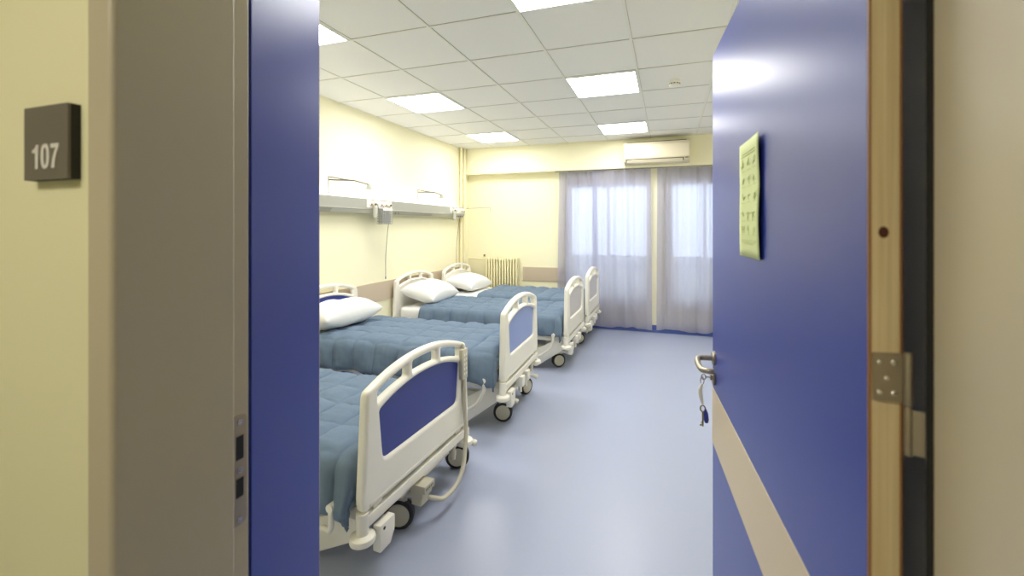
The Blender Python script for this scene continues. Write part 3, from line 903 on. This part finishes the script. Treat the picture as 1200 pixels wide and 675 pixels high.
# things hung on the rail
def flowmeter(y, label, chart):
    t = empty('rail_flowmeter', label, 'flowmeter', (XL + .1285, y, 1.68), group='flowmeters on the service rail')
    b = MB(); b.cyl((0, 0, .095), (.045, 0, .095), .020, seg=16); b.cyl((.03, 0, .06), (.03, 0, .135), .016, seg=14); b.build('valve', M['tag'], t)
    b = MB(); b.cyl((.03, 0, .135), (.03, 0, .25), .011, seg=14); b.build('gauge_tube', M['tag'], t)
    b = MB(); b.cyl((.03, 0, -.05), (.03, 0, .06), .022, r2=.028, seg=18); b.build('bottle', M['rail_light'], t)
    b = MB(); b.cyl((.046, -.02, .095), (.062, -.02, .095), .011, seg=12); b.build('knob', M['wire'], t)
    return t
flowmeter(2.755 + 1.25, 'white flowmeter on the rail above the gap behind the second bed', 0)
flowmeter(3.03 + 1.25, 'white flowmeter on the rail just beyond the white wire basket', 0)
flowmeter(4.62 + 1.25, 'white flowmeter on the rail just before the far corner pipes', 0)
# wire basket
t = empty('hanging_basket', 'small white wire basket hanging under the service rail', 'basket', (XL + .1415, 2.89 + 1.25, 1.68))
b = MB()
X0, X1, Y0, Y1, Z0, Z1 = .005, .075, -.085, .085, -.115, .045
for k in range(7):
    z = Z0 + (Z1 - Z0) * k / 6
    b.tube([(X0, Y0, z), (X1, Y0, z), (X1, Y1, z), (X0, Y1, z)], .003, seg=6, close=True)
for k in range(6):
    y = Y0 + (Y1 - Y0) * k / 5
    b.tube([(X0, y, Z1), (X0, y, Z0), (X1, y, Z0), (X1, y, Z1)], .003, seg=6)
b.tube([(X0, -.05, Z1), (-.0125, -.05, .085)], .004, seg=6); b.tube([(X0, .05, Z1), (-.0125, .05, .085)], .004, seg=6)
b.build('wires', M['alu'], t)
b = MB(); b.box(.012, .068, -.075, .075, -.108, -.01, bev=.006); b.build('liner', M['rail'], t)
b = MB(); b.box(.077, .080, -.082, .082, .03, .06, bev=.001); b.build('label_strip', M['tag'], t)
# reading lamps on thin folding arms
def lamp_arm(y, label):
    t = empty('reading_lamp', label, 'reading lamp', (XL + .06, y, 1.833), group='folding arm lamps on the service rail')
    b = MB(); b.cyl((0, 0, 0), (0, 0, .04), .012, seg=12); b.cyl((0, 0, .035), (0, 0, .19), .006, seg=8); b.build('post', M['alu'], t)
    b = MB(); b.tube([(0, 0, .155), (.10, .20, .165), (.12, .22, .165), (.06, .52, .155)], .0075, seg=8); b.tube([(.0, .0, .185), (.06, .12, .172), (.11, .24, .165)], .005, seg=8); b.build('arm', M['wire'], t)
    b = MB(); b.lathe([(0, .03), (.018, .03), (.035, -.02), (.033, -.022), (.015, .022), (0, .022)], seg=18, mtx=Matrix.Translation((.06, .53, .125))); b.build('lamp_head', M['rail'], t)
    return t
lamp_arm(3.42, 'thin folding arm lamp above the pillow of the second bed')
lamp_arm(5.02, 'thin folding arm lamp above the pillow of the third bed')
# pull cords
for y, lab in ((4.36, 'thin grey call cord hanging from the rail to the third bed headboard'), (6.18, 'thin grey call cord hanging from the rail near the corner pipes')):
    b = MB(); b.tube(spline_pts([(XL + .10, y, 1.69), (XL + .06, y + .01, 1.5), (XL + .03, y + .012, 1.2), (XL + .03, y + .01, .95)], 6), .0032, seg=6)
    b.cyl((XL + .03, y + .01, .95), (XL + .03, y + .01, .92), .006, seg=10)
    tag(b.build('call_cord', M['wire']), lab, 'cord', 'call cords on the left wall')

# corner pipes
for (x, y, r, lab) in ((XL + .035, 6.35, .024, 'cream vertical pipe in the far corner, on the left wall'), (XL + .045, 6.44, .030, 'thicker cream vertical pipe in the far corner beside the beam')):
    b = MB(); b.cyl((x, y, 0), (x, y, CEIL), r, seg=20)
    for z in (.4, 1.55, 2.5): b.cyl((x, y, z), (x, y, z + .03), r + .005, seg=20)
    tag(b.build('vertical_pipe', M['rad']), lab, 'pipe', 'heating pipes in the far corner')

# radiator
rx0, rx1 = -2.80, -2.24
t = empty('radiator', 'cream column radiator against the window wall behind the farthest bed', 'radiator', ((rx0 + rx1) / 2, YB - .10, 0))
n = 12; w = (rx1 - rx0) / n
for k in range(n):
    x = -(rx1 - rx0) / 2 + w * (k + .5)
    b = MB()
    for yy in (-.042, .0, .042): b.box(x - .0125, x + .0125, yy - .0165, yy + .0165, .20, 1.00, bev=.005)
    b.prism(round_poly([(-.062, .985), (.062, .985), (.062, 1.035), (-.062, 1.035)], .02), 'x', x - .0165, x + .0165, bev=.004)
    b.prism(round_poly([(-.062, .16), (.062, .16), (.062, .215), (-.062, .215)], .02), 'x', x - .0185, x + .0185, bev=.004)
    if k in (0, n - 1): b.box(x - .012, x + .012, -.05, .05, 0, .17, bev=.004)
    b.build('column', M['rad'], t)
b = MB(); b.cyl((-.285 - .03, 0, 1.01), (-.27, 0, 1.01), .016, seg=14); b.cyl((-.31, 0, 1.01), (-.31, 0, 1.05), .016, seg=14); b.build('valve', M['rad'], t)
b = MB(); b.cyl((-.31, 0, 1.05), (-.31, 0, 1.085), .017, seg=14, bev=.004); b.build('valve_knob', M['wire'], t)
b = MB(); b.cyl((XL - (rx0 + rx1) / 2 + .05, 0, 1.01), (-.30, 0, 1.01), .014, seg=12); b.build('supply_pipe', M['rad'], t)

# wall arm beside the corner
t = empty('wall_bracket', 'thin bent metal arm projecting from the corner above the farthest bed', 'bracket', (XL, 6.535, 1.80))
b = MB(); b.tube([(.0, 0, .03), (.30, .03, .045), (.43, .04, .045), (.445, .042, .04), (.448, .043, .0), (.448, .043, -.03)], .006, seg=8); b.build('rod', M['band'], t)
b = MB(); b.box(0, .012, -.03, .03, -.02, .08, bev=.003); b.build('wall_plate', M['rad'], t)

# smoke detector
t = empty('smoke_detector', 'small white smoke detector on the ceiling', 'smoke detector', (.055, 4.04, CEIL - .0))
b = MB(); b.lathe([(0, 0), (.055, 0), (.055, -.012), (.052, -.018), (0, -.018)], mtx=Matrix.Identity(4)); b.build('base', M['white'], t)
b = MB(); b.lathe([(.050, -.018), (.049, -.034), (.040, -.046), (.018, -.050), (0, -.050)]); b.build('chamber', M['white'], t)
b = MB()
for k in range(12):
    a = 2 * PI * k / 12
    b.box(-.008, .008, .046, .0495, -.033, -.025, mtx=Matrix.Rotation(a, 4, 'Z'))
b.build('slot', M['black'], t, sm=False)

# air conditioner
t = empty('air_conditioner', 'ivory wall air conditioner on the beam above the curtains', 'air conditioner', (-.15, BEAM_Y, 2.415))
AW = .435
prof = [(0, .0), (0, .29), (-.04, .305), (-.13, .305), (-.175, .29), (-.195, .25), (-.20, .12), (-.195, .07), (-.17, .025), (-.10, .0)]
b = MB(); b.prism(prof, 'x', -AW, AW, bev=.006); b.build('body', M['ac'], t, ang=25)
b = MB(); b.prism([(-.1965, .075), (-.2015, .12), (-.1965, .25), (-.2005, .25), (-.2055, .12), (-.2005, .073)], 'x', -AW + .02, AW - .02); b.build('front_panel', M['ac'], t, sm=False)
b = MB(); b.prism([(-.199, .060), (-.196, .050), (-.176, .022), (-.170, .026), (-.19, .055)], 'x', -AW + .03, AW - .08); b.build('air_outlet', M['black'], t, sm=False)
b = MB(); b.prism([(-.206, .050), (-.202, .052), (-.172, .016), (-.176, .012)], 'x', -AW + .04, AW - .09); b.build('louver', M['ac'], t, sm=False)
b = MB(); b.box(AW - .06, AW - .02, -.204, -.196, .05, .062, bev=.001); b.build('display', M['wire'], t, sm=False)
b = MB()
for k in range(6): b.box(-AW + .04, AW - .04, -.155 + k * .022, -.146 + k * .022, .3045, .308)
b.build('intake_grille', M['wire'], t, sm=False)

# ------------------------------------------------------------------ curtains
def curtain(x0, x1, folds, seed, label, zb=.055, yc=6.585, lean=(0, 0)):
    nx, nz = int((x1 - x0) * 120), 40
    bm = bmesh.new(); G = []
    rr = random.Random(seed)
    ph = [rr.uniform(0, 2 * PI) for _ in range(6)]
    for i in range(nx + 1):
        u = i / nx; col = []
        for j in range(nz + 1):
            v = j / nz   # 0 bottom
            z = zb + (2.372 - zb) * v + (1 - v) ** 6 * .012 * math.sin(u * folds * 2 + ph[0])
            amp = .034 + .014 * (1 - v) * (.4 + .6 * math.sin(u * 5 + ph[1]) ** 2)
            w = u + .012 * math.sin(u * 9 + ph[2] + v * 1.1) + .010 * (1 - v) * math.sin(u * 14 + ph[3])
            k = math.sin(2 * PI * folds * w + ph[4])
            y = yc + amp * k * (.55 + .45 * math.sin(u * 7.3 + ph[5])) + .010 * math.sin(2 * PI * folds * 2.3 * w + ph[1]) * (.4 + .6 * v)
            x = x0 + (x1 - x0) * u + lean[0] * (1 - v) * (1 - u) + lean[1] * (1 - v) * u + .008 * math.cos(2 * PI * folds * w + ph[4])
            col.append(bm.verts.new((x, y, z)))
        G.append(col)
    for i in range(nx):
        for j in range(nz): bm.faces.new((G[i][j], G[i + 1][j], G[i + 1][j + 1], G[i][j + 1]))
    me = bpy.data.meshes.new('curtain'); bm.to_mesh(me); bm.free()
    for p in me.polygons: p.use_smooth = True
    o = link_mesh('curtain', me, M['curtain'])
    return tag(o, label, 'curtain', 'lavender grey window curtains')
curtain(-1.585, -1.02, 3.2, 5, 'lavender grey curtain at the left end of the window, next to the wall board', lean=(-.035, .04), yc=6.622)
curtain(-1.06, -.225, 4.1, 11, 'wide lavender grey curtain in the middle, left of the bright gap', lean=(.0, .02), yc=6.575)
curtain(-.135, .92, 5.3, 23, 'lavender grey curtain right of the gap, partly hidden by the open blue door', lean=(-.01, .0), yc=6.60)
b = MB(); b.box(-1.65, XR - .02, 6.57, 6.60, 2.376, 2.3848); tag(b.build('curtain_track', M['alu'], sm=False), 'metal curtain track under the beam', 'curtain track')

# ------------------------------------------------------------------ world and output
w = bpy.data.worlds.new('World'); SC.world = w; w.use_nodes = True
bg = w.node_tree.nodes['Background']
bg.inputs[0].default_value = (0.80, 0.88, 1.0, 1); bg.inputs[1].default_value = 2.0
vs_ = SC.view_settings
vs_.view_transform = 'Standard'; vs_.look = 'None'; vs_.gamma = 1.0; vs_.exposure = 1.0
vs_.use_curve_mapping = False
SC.cycles.max_bounces = 10; SC.cycles.diffuse_bounces = 6; SC.cycles.transmission_bounces = 6; SC.cycles.transparent_max_bounces = 8
SC.cycles.use_denoising = True
SC.cycles.sample_clamp_indirect = 6.0
